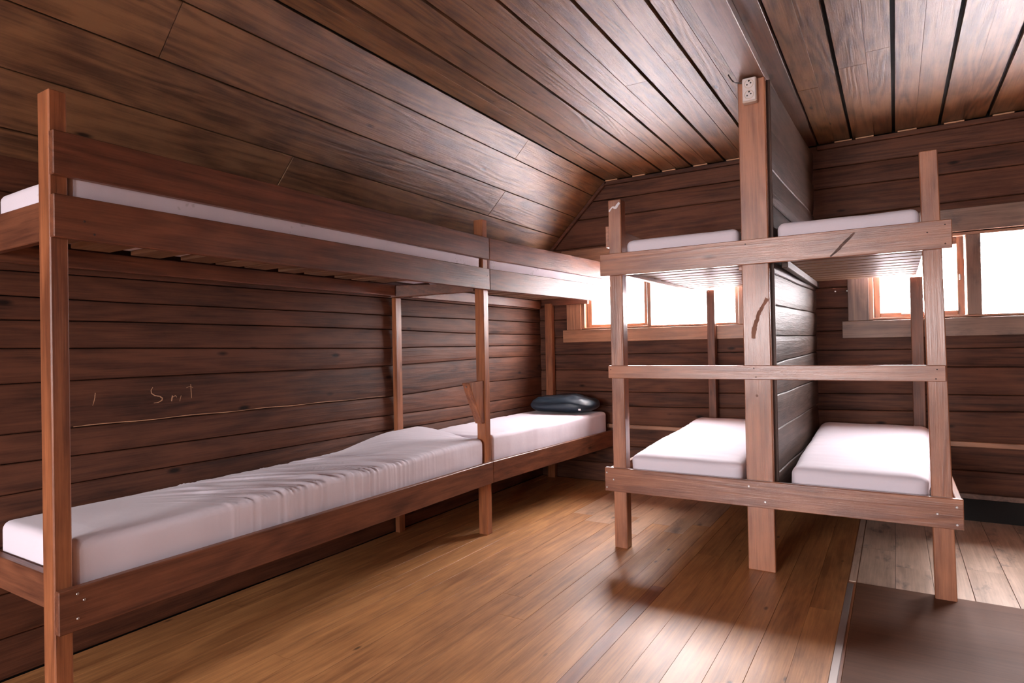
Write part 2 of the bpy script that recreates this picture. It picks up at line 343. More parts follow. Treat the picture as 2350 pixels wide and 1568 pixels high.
# ceiling: backing plus boards
ceil = slab('ceiling', [(-2.30, XR + .2, YB - .2, YF + .2, ZC + .035, ZC + .16)], dark_m)
ce = ZC
def cboards(x0, x1, mid):
    for (a, b, d) in ((x0, mid, 0), (mid, x1, 1)):
        ga = 0.010 if d == 0 else 0.0004; gb = 0.010 if d == 1 else 0.0004
        j = rg.uniform(0.2, 4.6)
        for (y0, y1) in ((YB, j), (j, YF)):
            dz = rg.uniform(0, 0.003) + d * 0.002
            plank(ceil, 'plank', a + ga, b - gb, y0 + .0008, y1 - .0008, ce + dz, ce + .034, ceil_m, 0.0008)
cx = [-2.232, -1.974, -1.705, -1.440, -1.168, -0.896]
for a, b in zip(cx, cx[1:]): cboards(a, b, (a + b) / 2 + rg.uniform(-.02, .02))
cboards(-0.896, -0.715, -0.80)
x = -0.48
for nx in (-0.248, 0.020, 0.294, 0.565, 0.835, 1.105, 1.375, 1.645, 1.915, 2.185, XR):
    cboards(x, nx, (x + nx) / 2 + rg.uniform(-.02, .02)); x = nx
# sloped part over the left bunks (45 degrees)
cs = empty('ceiling_slope', (-2.6, 0, 2.4), kind='structure')
d = Vector((-1, 0, -1)).normalized(); nn = Vector((-1, 0, 1)).normalized()   # down the slope / outwards
p0 = Vector((-2.232, 0, ZC))
def slope_board(s0, s1, y0, y1, mat, name='plank', out0=0.0, out1=0.03, bev=0.002):
    c = []
    for o_ in (out0, out1):
        for (s, y) in ((s0, y0), (s0, y1), (s1, y1), (s1, y0)):
            q = p0 + d * s + nn * o_; c.append((q.x, y, q.z))
    return hexa(name, c, mat, cs, bev)
slope_board(-0.05, 1.15, YB - .2, YF + .2, dark_m, 'backing', 0.031, 0.12, 0)
sb = [0.0, 0.172, 0.425, 0.665, 0.90, 1.03]
for i, (a, b) in enumerate(zip(sb, sb[1:])):
    j = (3.9, 1.4, 4.05, 2.2, 3.0)[i]
    for (y0, y1) in ((YB, j), (j, YF)):
        slope_board(a + .0025, b - .0025, y0 + .001, y1 - .001, ceil_m, out0=rg.uniform(-.002, .002))
# cornice strips along the far wall with pale pieces painting the bright gap dashes above
tr = box('trim_1', (-2.232, -0.70), (YF - 0.035, YF - .004), (ZC - 0.046, ZC - 0.012), log_[X]); st(tr)
tr2 = box('trim_2', (-0.48, XR), (YF - 0.035, YF - .004), (ZC - 0.046, ZC - 0.012), log_[X]); st(tr2)
for xx in [-2.22, -1.96, -1.69, -1.42, -1.15, -0.88]:
    box('light_dash', (xx, xx + 0.115), (YF - 0.040, YF - .01), (ZC - 0.0125, ZC - 0.003), raw_lit_m, tr, 0.001)
for xx in [-0.36, -0.22, 0.045, 0.32, 0.59, .86, 1.13]:
    box('light_dash', (xx, xx + 0.115), (YF - 0.040, YF - .01), (ZC - 0.0125, ZC - 0.003), raw_lit_m, tr2, 0.001)
def slope_trim():
    c = []
    for o_ in (-0.030, -0.004):
        for (s, y) in ((0.0, YF - .035), (0.0, YF - .004), (1.0, YF - .004), (1.0, YF - .035)):
            q = p0 + d * s + nn * o_; c.append((q.x, y, q.z))
    return hexa('trim_3', c, log_[X], None, .002)
st(slope_trim())

# ------------------------------------------------------------------ windows
def window(name, x0, x1, z0, z1, casing, sashes, mull, y=YF, s=-1, cm=None):
    """frame around an opening; s=-1: room lies towards -Y"""
    o = empty(name, ((x0 + x1) / 2, y, z0), kind='structure')
    f = 0.032
    yy = sorted((y + s * 0.012, y - s * 0.16))
    box('frame', (x0, x0 + f), yy, (z0, z1), trim_m[Z], o, .002); box('frame', (x1 - f, x1), yy, (z0, z1), trim_m[Z], o, .002)
    box('frame', (x0 + f, x1 - f), yy, (z0, z0 + 0.014), trim_m[X], o, .002); box('frame', (x0 + f, x1 - f), yy, (z1 - 0.02, z1), trim_m[X], o, .002)
    for (a, b) in mull:
        box('mullion', (a, b), sorted((y + s * 0.018, y - s * 0.13)), (z0 + 0.014, z1 - 0.02), (cm or trim_m)[Z], o, .003)
    yq = sorted((y - s * 0.05, y - s * 0.095))
    for (a, b, st_, bt) in sashes:
        if st_ > 0:
            sa = box('sash', (a, a + st_), yq, (z0 + .015, z1 - .021), trim_m[Z], o, .003)
            box('sash', (b - st_, b), yq, (z0 + .015, z1 - .021), trim_m[Z], o, .003)
            box('sash', (a + st_, b - st_), yq, (z0 + .015, z0 + .015 + bt), trim_m[X], o, .003)
            box('sash', (a + st_, b - st_), yq, (z1 - .021 - bt * 1.4, z1 - .021), trim_m[X], o, .003)
        box('pane', (a + st_ + .0005, b - st_ - .0005), sorted((y - s * 0.070, y - s * 0.074)), (z0 + .0155 + (bt if st_ else 0), z1 - .0215 - (bt * 1.4 if st_ else 0)), glass_m, o, 0)
    cm = cm or trim_m; (c0, c1, cl, cr, zb, zt) = casing
    yc = sorted((y + s * 0.002, y + s * 0.030)); yd = sorted((y + s * 0.002, y + s * 0.034))
    if cl: box('casing', (c0, x0 + .004), yc, (z0 - .004, z1 + .004), cm[Z], o, .003)
    if cr: box('casing', (x1 - .004, c1), yc, (z0 - .004, z1 + .004), cm[Z], o, .003)
    box('casing', (c0 - 0.04, c1 + .04), yd, (zb, z0 - .005), cm[X], o, .003)
    box('casing', (c0 - 0.04, c1 + .04), yd, (z1 + .005, zt), cm[X], o, .003)
    return o
w1 = window('window_1', H1[0], H1[1], H1[2], H1[3], (-2.645, -0.94, 1, 1, 1.285, 2.15), [(-2.467, -1.860, 0.048, 0.026), (-1.822, -1.113, 0.0, 0)], [(-1.858, -1.824)])
w2 = window('window_2', H2[0], H2[1], H2[2], H2[3], (-0.298, 1.64, 1, 1, 1.268, 2.15), [(-0.132, 0.420, 0.042, 0.035), (0.51, 1.466, 0.0, 0)], [(0.426, 0.509)], cm=trim_backlit_m)
for (o, hx, hz) in ((w1, -2.18, 1.437), (w2, 0.07, 1.437)):      # window catches on the sash rails
    box('catch', (hx - .03, hx + .03), (YF + .038, YF + .052), (hz - .006, hz + .006), metal_m, o, .002)
box('catch', (0.388, 0.40), (YF + .030, YF + .05), (1.66, 1.70), metal_m, w2, .002)
w3 = window('window_3', B1[0], B1[1], B1[2], B1[3], (-2.78, -0.82, 1, 1, .64, 2.34), [(B1[0] + .032, -1.42, 0.03, 0.03), (-1.38, B1[1] - .032, .03, 0.03)], [(-1.42, -1.38)], y=YB, s=1)
w4 = window('window_4', B2[0], B2[1], B2[2], B2[3], (.23, 0.89, 1, 1, .82, 2.20), [(B2[0] + .032, B2[1] - .032, .03, 0.03)], [], y=YB, s=1)

# ------------------------------------------------------------------ post, beam, partition
beam = box('ceiling_beam', (-0.715, -0.577), (YB + .02, YF - .04), (2.700, ZC + .03), beam_m); beam = tag(beam, 'dark wooden beam running along the ceiling over the tall centre post', 'beam')
bd = box('ceiling_batten', (-0.577, -0.481), (YB + .02, YF - .04), (ZC - 0.010, ZC + .03), beam_m, beam, .002)
post = box('support_post', (-0.717, -0.577), (3.600, 3.655), (0.0, 2.699), railR[Z], None, .004)
post = tag(post, 'tall wide reddish brown post rising from floor to ceiling between the two right bunks', 'post')
part = empty('wall_partition', (-0.6, 4.4, 0), kind='structure')
pseams = [.345, .53, .765, .955, [(3.6, 1.13), (4.3, 1.15), (5.3, 1.17)], 1.287, 1.458, 1.632, 1.83, 2.02, 2.22, [(3.6, 2.44), (5.3, 2.46)], 2.699]
log_wall(part, grey_m[Y], 1, -0.538, 1, (3.675, YF - .012), pseams, seed=6, amp=0.010, bulge=0.003, skew=0.034)
log_wall(part, log_[Y], 1, -0.700, -1, (3.675, YF - .012), pseams, seed=7, amp=0.008, bulge=0.004)
box('core', (-0.650, -0.625), (3.68, YF - .02), (0.346, 2.698), dark_m, part, 0)
box('stud', (-0.704, -0.558), (3.657, 3.673), (0.346, 2.698), beam_z, part, .002)

# ------------------------------------------------------------------ screws
def disc(name, c, nrm, r, mat, parent, h=0.002, seg=12):
    nrm = Vector(nrm).normalized(); q = nrm.to_track_quat('Z', 'Y').to_matrix()
    vs_ = []; 
    for hh, rr in ((0, r), (h, r * .75)):
        for i in range(seg): vs_.append(q @ Vector((rr * math.cos(2 * math.pi * i / seg), rr * math.sin(2 * math.pi * i / seg), hh)))
    fs = [tuple(range(seg, 2 * seg))] + [(i, (i + 1) % seg, seg + (i + 1) % seg, seg + i) for i in range(seg)]
    return link(name, mesh_from([tuple(v) for v in vs_], fs, name), mat, parent, c)
def ribbon(name, pts, nrm, wid, mat, parent, h=0.0012, seed=0, sub=4):
    """thin irregular mark lying on a surface: a strip with ragged edges and real thickness"""
    nrm = Vector(nrm).normalized(); P_ = []
    pts = [(Vector(p[:3]), p[3] if len(p) > 3 else 1.0) for p in pts]
    for (a, wa), (b, wb_) in zip(pts, pts[1:]):
        for k in range(sub): P_.append((a.lerp(b, k / sub), wa + (wb_ - wa) * k / sub))
    P_.append(pts[-1])
    ctr = P_[0][0].copy(); vv = []; ff = []
    for i, (p, ww) in enumerate(P_):
        t = (P_[min(i + 1, len(P_) - 1)][0] - P_[max(i - 1, 0)][0]).normalized(); s_ = nrm.cross(t)
        u = random.Random(seed * 99 + i)
        for sg in (-1, 1):
            e = p + s_ * sg * wid * 0.5 * ww * u.uniform(0.7, 1.25)
            vv.append(tuple(e - ctr)); vv.append(tuple(e - ctr + nrm * h))
    for i in range(len(P_) - 1):
        a = i * 4; b = a + 4
        ff += [(a + 1, a + 3, b + 3, b + 1), (a, a + 1, b + 1, b), (a + 3, a + 2, b + 2, b + 3)]
    return link(name, mesh_from(vv, ff, name), mat, parent, ctr)

# ------------------------------------------------------------------ right bunk: end rails, posts, side rails, slats
FY = 3.600; RF = FY - 0.030
bk = empty('bunk_bed', (-0.65, 4.4, 0), 'double-width two-tier wooden bunk built either side of the tall centre post', 'bunk bed')
box('leg', (-1.503, -1.420), (FY, FY + .075), (0, 2.150), railR[Z], bk, .004)
hexa('leg', [(0.136, FY, 0), (0.224, FY, 0), (0.224, FY + .075, 0), (0.136, FY + .075, 0), (0.115, FY, 2.16), (0.190, FY, 2.16), (0.190, FY + .075, 2.16), (0.115, FY + .075, 2.16)], railR[Z], bk, .004)
box('leg', (-1.320, -1.258), (5.20, 5.27), (0, 1.69), rail[Z], bk, .004)
box('leg', (0.095, 0.170), (5.20, 5.27), (0, 1.69), rail[Z], bk, .004)
ru = box('end_rail', (-1.552, 0.238), (RF, FY), (1.678, 1.814), railR[X], bk, .003)
rm = box('end_rail', (-1.512, 0.200), (RF, FY), (1.047, 1.125), railR[X], bk, .003)
rl = box('end_rail', (-1.548, 0.255), (RF, FY), (0.352, 0.496), railR[X], bk, .003)
box('side_rail', (-1.536, -1.504), (FY, 5.29), (0.352, 0.490), railR[Y], bk); box('side_rail', (0.226, 0.252), (FY, 5.29), (0.352, 0.490), railR[Y], bk)
box('side_rail', (-1.440, -1.405), (FY + .078, 5.19), (1.678, 1.812), railR[Y], bk)
box('side_rail', (0.192, 0.222), (FY, 5.29), (1.678, 1.80), railR[Y], bk)
box('guard_board', (-1.532, -1.504), (FY + .02, 5.29), (1.862, 1.995), railR[Y], bk)
for (zz, nm) in ((0.43, 'lower'), (1.70, 'upper')):                    # ledger strips that carry the slats
    box('ledger', (-0.520, -0.488), (FY + .06, 5.27), (zz - 0.045, zz - 0.003), grey_m[Y], bk)
    box('ledger', (-0.745, -0.716), (FY + .06, 5.27), (zz - 0.045, zz - 0.003), railR[Y], bk)
for zz in (0.43, 1.70):
    yk = FY + 0.085
    while yk < 5.06:
        box('slat', (-1.404, -0.718), (yk, yk + 0.120), (zz, zz + 0.018), slat_m, bk, .002)
        box('slat', (-0.517, 0.132), (yk, yk + 0.120), (zz, zz + 0.018), slat_m, bk, .002)
        yk += 0.152
for (sx_, sz) in ((-1.535, .465), (-1.490, .425), (-1.535, .375), (-0.700, .463), (-0.617, .386), (0.228, .458), (0.152, .418), (0.228, .375)):
    disc('screw', (sx_, RF, sz), (0, -1, 0), 0.0062, screw_m, bk)
for (sx_, sz) in ((-0.66, 1.11), (-0.65, 1.062), (-1.495, 1.10), (0.165, 1.105), (0.16, 1.06), (-0.69, 1.79), (0.14, 1.76), (0.21, 1.70), (0.21, 1.79)):
    disc('screw', (sx_, RF, sz), (0, -1, 0), 0.0035, char_m, bk, .001)
ribbon('scorch_mark', [(-0.275, RF - .0002, 1.683, .6), (-0.245, RF - .0002, 1.71, 1.0), (-0.205, RF - .0002, 1.752, 1.3), (-0.165, RF - .0002, 1.793, .7)], (0, -1, 0), 0.012, scorch_m, ru, seed=3)
ribbon('peeled_sticker', [(-1.497, FY - .0003, 2.080, .8), (-1.475, FY - .0003, 2.105, .6), (-1.452, FY - .0003, 2.098, 1.6), (-1.428, FY - .0003, 2.128, 1.1)], (0, -1, 0), 0.012, plain('silver_tape_remnant', (0.8, 0.74, 0.74), 0.3), bk, seed=5)
ribbon('bare_scar', [(-0.664, FY - .0003, 1.272, .9), (-0.661, FY - .0003, 1.312, 1.1), (-0.648, FY - .0003, 1.360, 1.0), (-0.634, FY - .0003, 1.405, .9), (-0.612, FY - .0003, 1.448, .8), (-0.586, FY - .0003, 1.487, .9)], (0, -1, 0), 0.022, scar_m, post, seed=8, sub=6)
disc('knot', (-0.652, FY, 0.958), (0, -1, 0), 0.007, knot_m, post, .0006)
for (sx_, sz) in ((-0.38, 1.625), (-0.30, 1.625)): disc('nail_head', (sx_, YF - .012, sz), (0, -1, 0), 0.006, screw_m, wf)

# ------------------------------------------------------------------ left bunk row along the left wall
XP = -2.337
lb = empty('bunk_bed', (-2.65, 2.2, 0), 'long two-tier wooden bunk row running the length of the left log wall', 'bunk bed')
box('leg', (-2.416, XP), (0.93, 0.984), (0, 2.128), railP[Z], lb, .004)
box('leg', (-2.408, XP), (3.430, 3.488), (0, 2.112), railP[Z], lb, .004)
box('leg', (-2.957 + .02, -2.900), (3.190, 3.250), (0, 1.604), railP[Z], lb, .004)
box('leg', (-2.860, -2.785), (5.235, 5.29), (0, 1.66), railP[Z], lb, .004)
XO = XP + 0.030
for (z0, z1) in ((0.345, 0.487), (1.637, 1.779), (1.842, 1.987)):
    nm = 'guard_board' if z0 > 1.8 else 'side_rail'
    box(nm, (XP, XO), (0.930, 3.468), (z0, z1), rail[Y], lb, .003)
    K = 0.138
    hexa(nm, [(XP, 3.470, z0), (XO, 3.470, z0), (XO + K, 5.287, z0), (XP + K, 5.287, z0), (XP, 3.470, z1), (XO, 3.470, z1), (XO + K, 5.287, z1), (XP + K, 5.287, z1)], rail[Y], lb, .003)
for (z0, z1) in ((0.40, 0.515), (1.640, 1.775)):
    box('end_rail', (-2.93, -2.418), (0.950, 0.982), (z0, z1), rail[X], lb, .003)
    box('end_rail', (-2.93, -2.418), (5.255, 5.288), (z0, z1 - .02), rail[X], lb, .003)
hexa('crossbeam', [(-2.935, 3.180, 1.605), (-2.412, 3.425, 1.632), (-2.412, 3.475, 1.632), (-2.935, 3.235, 1.605), (-2.935, 3.180, 1.688), (-2.412, 3.425, 1.688), (-2.412, 3.475, 1.688), (-2.935, 3.235, 1.688)], rail[X], lb, .003)
box('crossbeam', (-2.93, -2.41), (3.300, 3.345), (0.36, 0.42), rail[X], lb, .003)
box('ledger', (-2.932, -2.900), (0.985, 3.186), (0.38, 0.425), rail[Y], lb); box('ledger', (-2.932, -2.900), (3.36, 5.23), (0.38, 0.425), rail[Y], lb)
box('ledger', (-2.932, -2.897), (0.985, 3.186), (1.615, 1.690), rail[Y], lb); box('ledger', (-2.932, -2.897), (3.36, 5.23), (1.615, 1.690), rail[Y], lb)
rs = random.Random(11)
yk = 1.02
while yk < 5.1:
    wd = rs.choice((0.13, 0.15, 0.11))
    if not (3.15 < yk + wd and yk < 3.50):
        e = rs.uniform(0, .03)
        box('slat', (-2.895 + e, XP - .004), (yk, yk + wd), (1.692, 1.712), slat_m, lb, .002)
        box('slat', (-2.930, XP - .004), (yk, yk + wd), (0.426, 0.446), slat_m, lb, .002)
    yk += wd + rs.choice((0.03, 0.05, 0.09))
for (sy, sz) in ((0.985, .466), (1.005, .44), (0.985, .385)): disc('screw', (XO, sy, sz), (1, 0, 0), 0.0045, screw_m, lb)
for (sy, sz) in ((1.02, 1.70), (1.05, 1.66), (3.44, 1.95), (3.49, 1.95), (3.44, 1.73), (3.49, 1.73)): disc('screw', (XO, sy, sz), (1, 0, 0), 0.004, char_m, lb, .001)
# tapered wooden step block on the middle post
c = [(-2.405, 3.262, 1.022), (-2.405, 3.430, 1.030), (-2.405, 3.430, 0.745), (-2.405, 3.405, 0.745), (-2.405, 3.300, 0.945)]
v8 = c + [(-2.345, y_, z_) for (_, y_, z_) in c]
ctr = Vector((-2.375, 3.35, 0.9)); me = mesh_from([tuple(Vector(v) - ctr) for v in v8], [(0, 1, 2, 3, 4), (9, 8, 7, 6, 5), (0, 5, 6, 1), (1, 6, 7, 2), (2, 7, 8, 3), (3, 8, 9, 4), (4, 9, 5, 0)], 'step_block')
bevel_me(me, .003); sbk = link('step_block', me, railP[Z], lb, ctr)
disc('screw', (-2.375, 3.268, 0.998), (0, -1, -.2), 0.006, screw_m, sbk)
# wall ledges on the far wall
tl = box('trim_4', (-2.25, -0.75), (YF - 0.045, YF - .010), (0.503, 0.537), trim_m[X]); st(tl)
tl = box('trim_5', (-0.48, XR - .02), (YF - 0.045, YF - .010), (0.505, 0.540), trim_m[X]); st(tl)
bs = box('void_shade_far', (-0.48, XR - .02), (YF - 0.035, YF - .008), (0.0, 0.150), dark_m); st(bs)  # near-black box put in as the dark void under the ledge
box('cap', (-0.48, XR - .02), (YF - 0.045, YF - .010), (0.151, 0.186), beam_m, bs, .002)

# carved marks, and a pale strip painting a lit log lip, on the left wall
def scratch(pts, wd, nm='carved_mark', mat=raw_lit_m, sub=3):
    return ribbon(nm, [(XL + 0.012, y_, z_, w_) for (y_, z_, w_) in pts], (1, 0, 0), wd, mat, wl, h=.001, seed=len(pts), sub=sub)
scratch([(1.246 + i * .085, 0.952 - i * .0007 + .002 * math.sin(i * 1.3), (.6, 1, .8, 1.2, .7)[i % 5] * (1 if i < 18 else .5)) for i in range(23)], 0.0042, 'lit_log_lip')  # pale strip standing for light caught on the log edge
# cornice-size S and the fainter letters after it
def pxl(px, py):
    r = R @ Vector((px - 1175, -(py - 784), -1424.61)); t = (XL + .010) / r.x
    return (r.y * t, 1.25 + r.z * t)
def stroke(l, wd):
    scratch([(*pxl(a, b), w_) for (a, b, w_) in l], wd)
stroke([(350, 889, .4), (346, 896, .8), (347, 903, 1.2), (355, 908, 1), (366, 910, 1), (372, 914, 1.2), (371, 919, 1), (362, 924, .7), (352, 925, .4)], 0.0040)
stroke([(395, 908, 1), (394, 914, 1.2), (393, 921, .8)], 0.0045)
stroke([(395, 912, .6), (402, 908, .7), (405, 912, .3)], 0.004)
stroke([(415, 908, .5), (413, 916, .5), (412, 921, .3)], 0.003)
stroke([(437, 882, .5), (438, 898, .7), (439, 914, .4)], 0.004)
stroke([(427, 890, .5), (436, 887, .6), (442, 890, .3)], 0.003)
stroke([(218, 902, .8), (217, 912, 1), (215, 922, .7), (212, 931, .4)], 0.0030)

# ------------------------------------------------------------------ floor things
mt = box('floor_mat', (-0.195, 1.9), (0.6, 3.650), (0.0006, 0.0045), mat_m, None, .001)
tag(mt, 'smooth dark brown mat lying on the floor at the lower right corner', 'mat')
fs = box('floor_strip', (-0.2365, -0.2085), (YB + .1, 3.62), (0.0006, 0.0058), metal_m, None, .0015)
tag(fs, 'narrow grey metal strip running along the floor beside the brown mat', 'floor strip')
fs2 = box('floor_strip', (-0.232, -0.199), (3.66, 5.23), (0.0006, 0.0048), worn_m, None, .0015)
tag(fs2, 'pale wooden strip on the floor running under the right bunk', 'floor strip')

# ------------------------------------------------------------------ double power outlet on the post
so = empty('power_outlet', (-0.648, 3.6, 2.63), 'cream double power outlet at the top of the tall centre post', 'outlet')
ob = box('back_box', (-0.685, -0.612), (3.556, 3.5995), (2.560, 2.692), plast_m, so, .004)
fp = box('faceplate', (-0.682, -0.615), (3.549, 3.556), (2.566, 2.690), plain('white_outlet_face', (0.86, 0.78, 0.76), 0.3), so, .003)
for zc in (2.657, 2.598):
    # recessed cup shown as ring plus disc
    segs = 24; vv = []; ff = []
    for (rr, dy) in ((0.0255, 0.0), (0.0245, -0.0025), (0.0215, -0.0025), (0.0205, 0.0)):
        for i in range(segs): vv.append((rr * math.cos(2 * math.pi * i / segs), dy, rr * math.sin(2 * math.pi * i / segs)))
    for k in range(3):
        for i in range(segs): ff.append((k * segs + i, k * segs + (i + 1) % segs, (k + 1) * segs + (i + 1) % segs, (k + 1) * segs + i))
    rg_ = link('socket_ring', mesh_from(vv, ff, 'socket_ring', True), plast_m, so, (-0.6485, 3.5488, zc))
    for (dx, dz, r_) in ((-0.0095, -0.004, .0042), (0.0095, 0.003, .0042), (0.001, 0.016, .0052)):
        disc('socket_hole', (-0.6485 + dx, 3.5487, zc + dz), (0, -1, 0), r_, hole_m, rg_, .0006)
def tube(name, pts, rad, mat, parent, seg=8):
    pts = [Vector(p) for p in pts]; vv = []; ff = []
    for i, p in enumerate(pts):
        t = (pts[min(i + 1, len(pts) - 1)] - pts[max(i - 1, 0)]).normalized(); a = t.orthogonal().normalized(); b = t.cross(a)
        for k in range(seg): q = 2 * math.pi * k / seg; vv.append(tuple(p - pts[0] + (a * math.cos(q) + b * math.sin(q)) * rad))
    for i in range(len(pts) - 1):
        for k in range(seg): ff.append((i * seg + k, i * seg + (k + 1) % seg, (i + 1) * seg + (k + 1) % seg, (i + 1) * seg + k))
    return link(name, mesh_from(vv, ff, name, True), mat, parent, pts[0])
tube('cable', [(-0.686, 3.575, 2.68), (-0.70, 3.576, 2.682), (-0.72, 3.578, 2.688), (-0.735, 3.583, 2.70), (-0.75, 3.59, 2.722), (-0.765, 3.60, 2.752)], 0.0035, cable_m, so)

# ------------------------------------------------------------------ mattresses
def mattress(x, y, z, mat, label, group, r=0.035, ny=90, nx=34, wr=None, dome=0.006, seed=0, lift=None, taper=0.0, notch=None):
    (x0, x1), (y0, y1), (z0, z1) = x, y, z
    W_, L_, H_ = x1 - x0, y1 - y0, z1 - z0
    def samples(n, size, rr):
        k = 4; a = [rr * (1 - math.cos(math.pi / 2 * i / k)) for i in range(k)]
        m = [rr + (size - 2 * rr) * i / (n - 1) for i in range(n)]
        return a + m + [size - q for q in a[::-1]]
    us, vs2, ws = samples(nx, W_, r), samples(ny, L_, r), samples(4, H_, r)
    idx = {}; verts = []; faces = []
    def vid(i, j, k):
        key = (i, j, k)
        if key in idx: return idx[key]
        p = Vector((us[i], vs2[j], ws[k]))
        q = Vector((min(max(p.x, r), W_ - r), min(max(p.y, r), L_ - r), min(max(p.z, r), H_ - r)))
        dv = p - q
        if dv.length > 1e-9:
            ax = max(abs(dv.x), abs(dv.y), abs(dv.z)); p = q + dv.normalized() * min(r, ax if False else r)
        t = p.z / H_
        gx, gy = x0 + p.x, y0 + p.y
        e = min(p.x, W_ - p.x, p.y, L_ - p.y)
        dz = dome * min(1, e / 0.12) * t
        if k > 2: dz += 0.004 * noise.noise(Vector((gx * 5, gy * 3, seed))) * t
        px_, py_ = 0.0, 0.0
        if wr: 
            a, b = wr(gx, gy, t); dz += a * t; px_ = b
        side = 0.004 * noise.noise(Vector((gx * 3, gy * 6, p.z * 9 + seed)))
        v = Vector((gx + (side + px_) * (1 if p.x > W_ / 2 else -1) * (1 if (p.x < r * .6 or p.x > W_ - r * .6) else 0), gy, z0 + p.z + dz))
        if lift: v.z += lift(gx, gy, t)
        idx[key] = len(verts); verts.append(v); return idx[key]
    nu, nv, nw = len(us) - 1, len(vs2) - 1, len(ws) - 1
    for i in range(nu):
        for j in range(nv):
            faces.append((vid(i, j, nw), vid(i + 1, j, nw), vid(i + 1, j + 1, nw), vid(i, j + 1, nw)))
            faces.append((vid(i, j, 0), vid(i, j + 1, 0), vid(i + 1, j + 1, 0), vid(i + 1, j, 0)))
    for k in range(nw):
        for i in range(nu):
            faces.append((vid(i, 0, k), vid(i + 1, 0, k), vid(i + 1, 0, k + 1), vid(i, 0, k + 1)))
            faces.append((vid(i, nv, k), vid(i, nv, k + 1), vid(i + 1, nv, k + 1), vid(i + 1, nv, k)))
        for j in range(nv):
            faces.append((vid(0, j, k), vid(0, j, k + 1), vid(0, j + 1, k + 1), vid(0, j + 1, k)))
            faces.append((vid(nu, j, k), vid(nu, j + 1, k), vid(nu, j + 1, k + 1), vid(nu, j, k + 1)))
    if taper:
        for v in verts: v.x = x0 + (v.x - x0) * (1 + taper * (v.y - y0))
    if notch:
        for v in verts:
            if v.y < notch[0]: v.x = min(v.x, notch[1])
    if x0 < -2.9:
        for v in verts:
            if v.y > 3.16: v.x = max(v.x, -2.896)
    ctr = Vector(((x0 + x1) / 2, (y0 + y1) / 2, z0))
    me = mesh_from([tuple(v - ctr) for v in verts], faces, 'mattress', True)
    o = link('mattress', me, mat, None, ctr)
    return tag(o, label, 'mattress', group)
def smooth(a, b, t):
    t = min(1, max(0, (t - a) / (b - a))); return t * t * (3 - 2 * t)
def wr_near(gx, gy, t):
    """pulled sheet folds across the middle of the near lower mattress, dying out towards both ends"""
    env = smooth(1.35, 1.75, gy) * (1 - smooth(2.30, 3.0, gy)) + 0.22 * smooth(1.7, 2.2, gy)
    s = gy - (gx + 2.4) * (0.55 - 0.5 * (gx + 2.4)) + 0.05 * noise.noise(Vector((gx * 3, gy * 2, 4)))
    k = 0.0
    env *= 0.35 + 0.65 * smooth(-2.93, -2.75, gx)
    for (fr, am, o_) in ((12.0, 1.0, 1.5), (21.0, 0.8, 7.5)):
        q = 1 - min(1, abs(noise.noise(Vector((s * fr, gx * 1.3, o_)))) * 3.2)
        k += am * q * q
    return 0.0105 * env * k, 0.0022 * env * k
def wr_soft(sd):
    def f(gx, gy, t):
        k = 1.6 * noise.noise(Vector((gx * 1.2 + sd, gy * 5, sd))) + 0.7 * noise.noise(Vector((gx * 4, gy * 17 + sd, sd)))
        return 0.0032 * k, 0.002 * k
    return f
GL = 'white mattresses on the bunks'
def droop(gx, gy, t): return -0.072 * (1 - min(1, max(0, (gy - 3.6) / 1.4))) + 0.004 * math.sin(gy * 5)
def lift_near(gx, gy, t):
    # far end rides up over the next mattress
    return t * 0.075 * smooth(2.55, 3.15, gy) * (1 - 0.75 * smooth(-2.85, -2.40, gx))
mattress((-2.940, -2.350), (0.992, 3.424), (0.447, 0.622), sheet_m, 'white sheeted mattress on the near lower left bunk, wrinkled across its middle', GL, wr=wr_near, ny=430, nx=60, seed=1, r=0.032, lift=lift_near)
mattress((-2.905, -2.350), (3.432, 5.20), (0.447, 0.655), sheet_m, 'white mattress on the far lower left bunk, with the dark pillow on it', GL, seed=2, wr=wr_soft(3), r=0.03, taper=0.13, notch=(3.515, -2.414))
mattress((-2.930, -2.341), (0.995, 3.41), (1.713, 1.875), leaf_m, 'leaf-patterned white mattress on the near upper left bunk', GL, seed=3, r=0.03)
mattress((-2.880, -2.341), (3.50, 5.20), (1.713, 1.875), leaf_m, 'pale mattress on the far upper left bunk, behind the guard board', GL, seed=4, r=0.03, taper=0.13)
mattress((-1.398, -0.745), (3.612, 5.12), (0.449, 0.650), sheet_m, 'white mattress on the lower right bunk, left of the tall centre post', GL, seed=5, wr=wr_soft(9), r=0.05, ny=130, lift=lambda a, b, t: t * droop(a, b, t))
mattress((-0.495, 0.124), (3.612, 5.16), (0.449, 0.650), sheet_m, 'wide white mattress on the lower right bunk, right of the tall centre post', GL, seed=6, wr=wr_soft(14), r=0.06, taper=0.085, ny=130, lift=lambda a, b, t: t * droop(a, b, t))
mattress((-1.395, -0.735), (3.606, 5.15), (1.719, 1.890), sheet_m, 'white mattress on the upper right bunk, left of the tall centre post', GL, seed=7, r=0.035)
mattress((-0.535, 0.112), (3.606, 5.18), (1.719, 1.890), sheet_m, 'white mattress on the upper right bunk, right of the tall centre post', GL, seed=8, r=0.035)

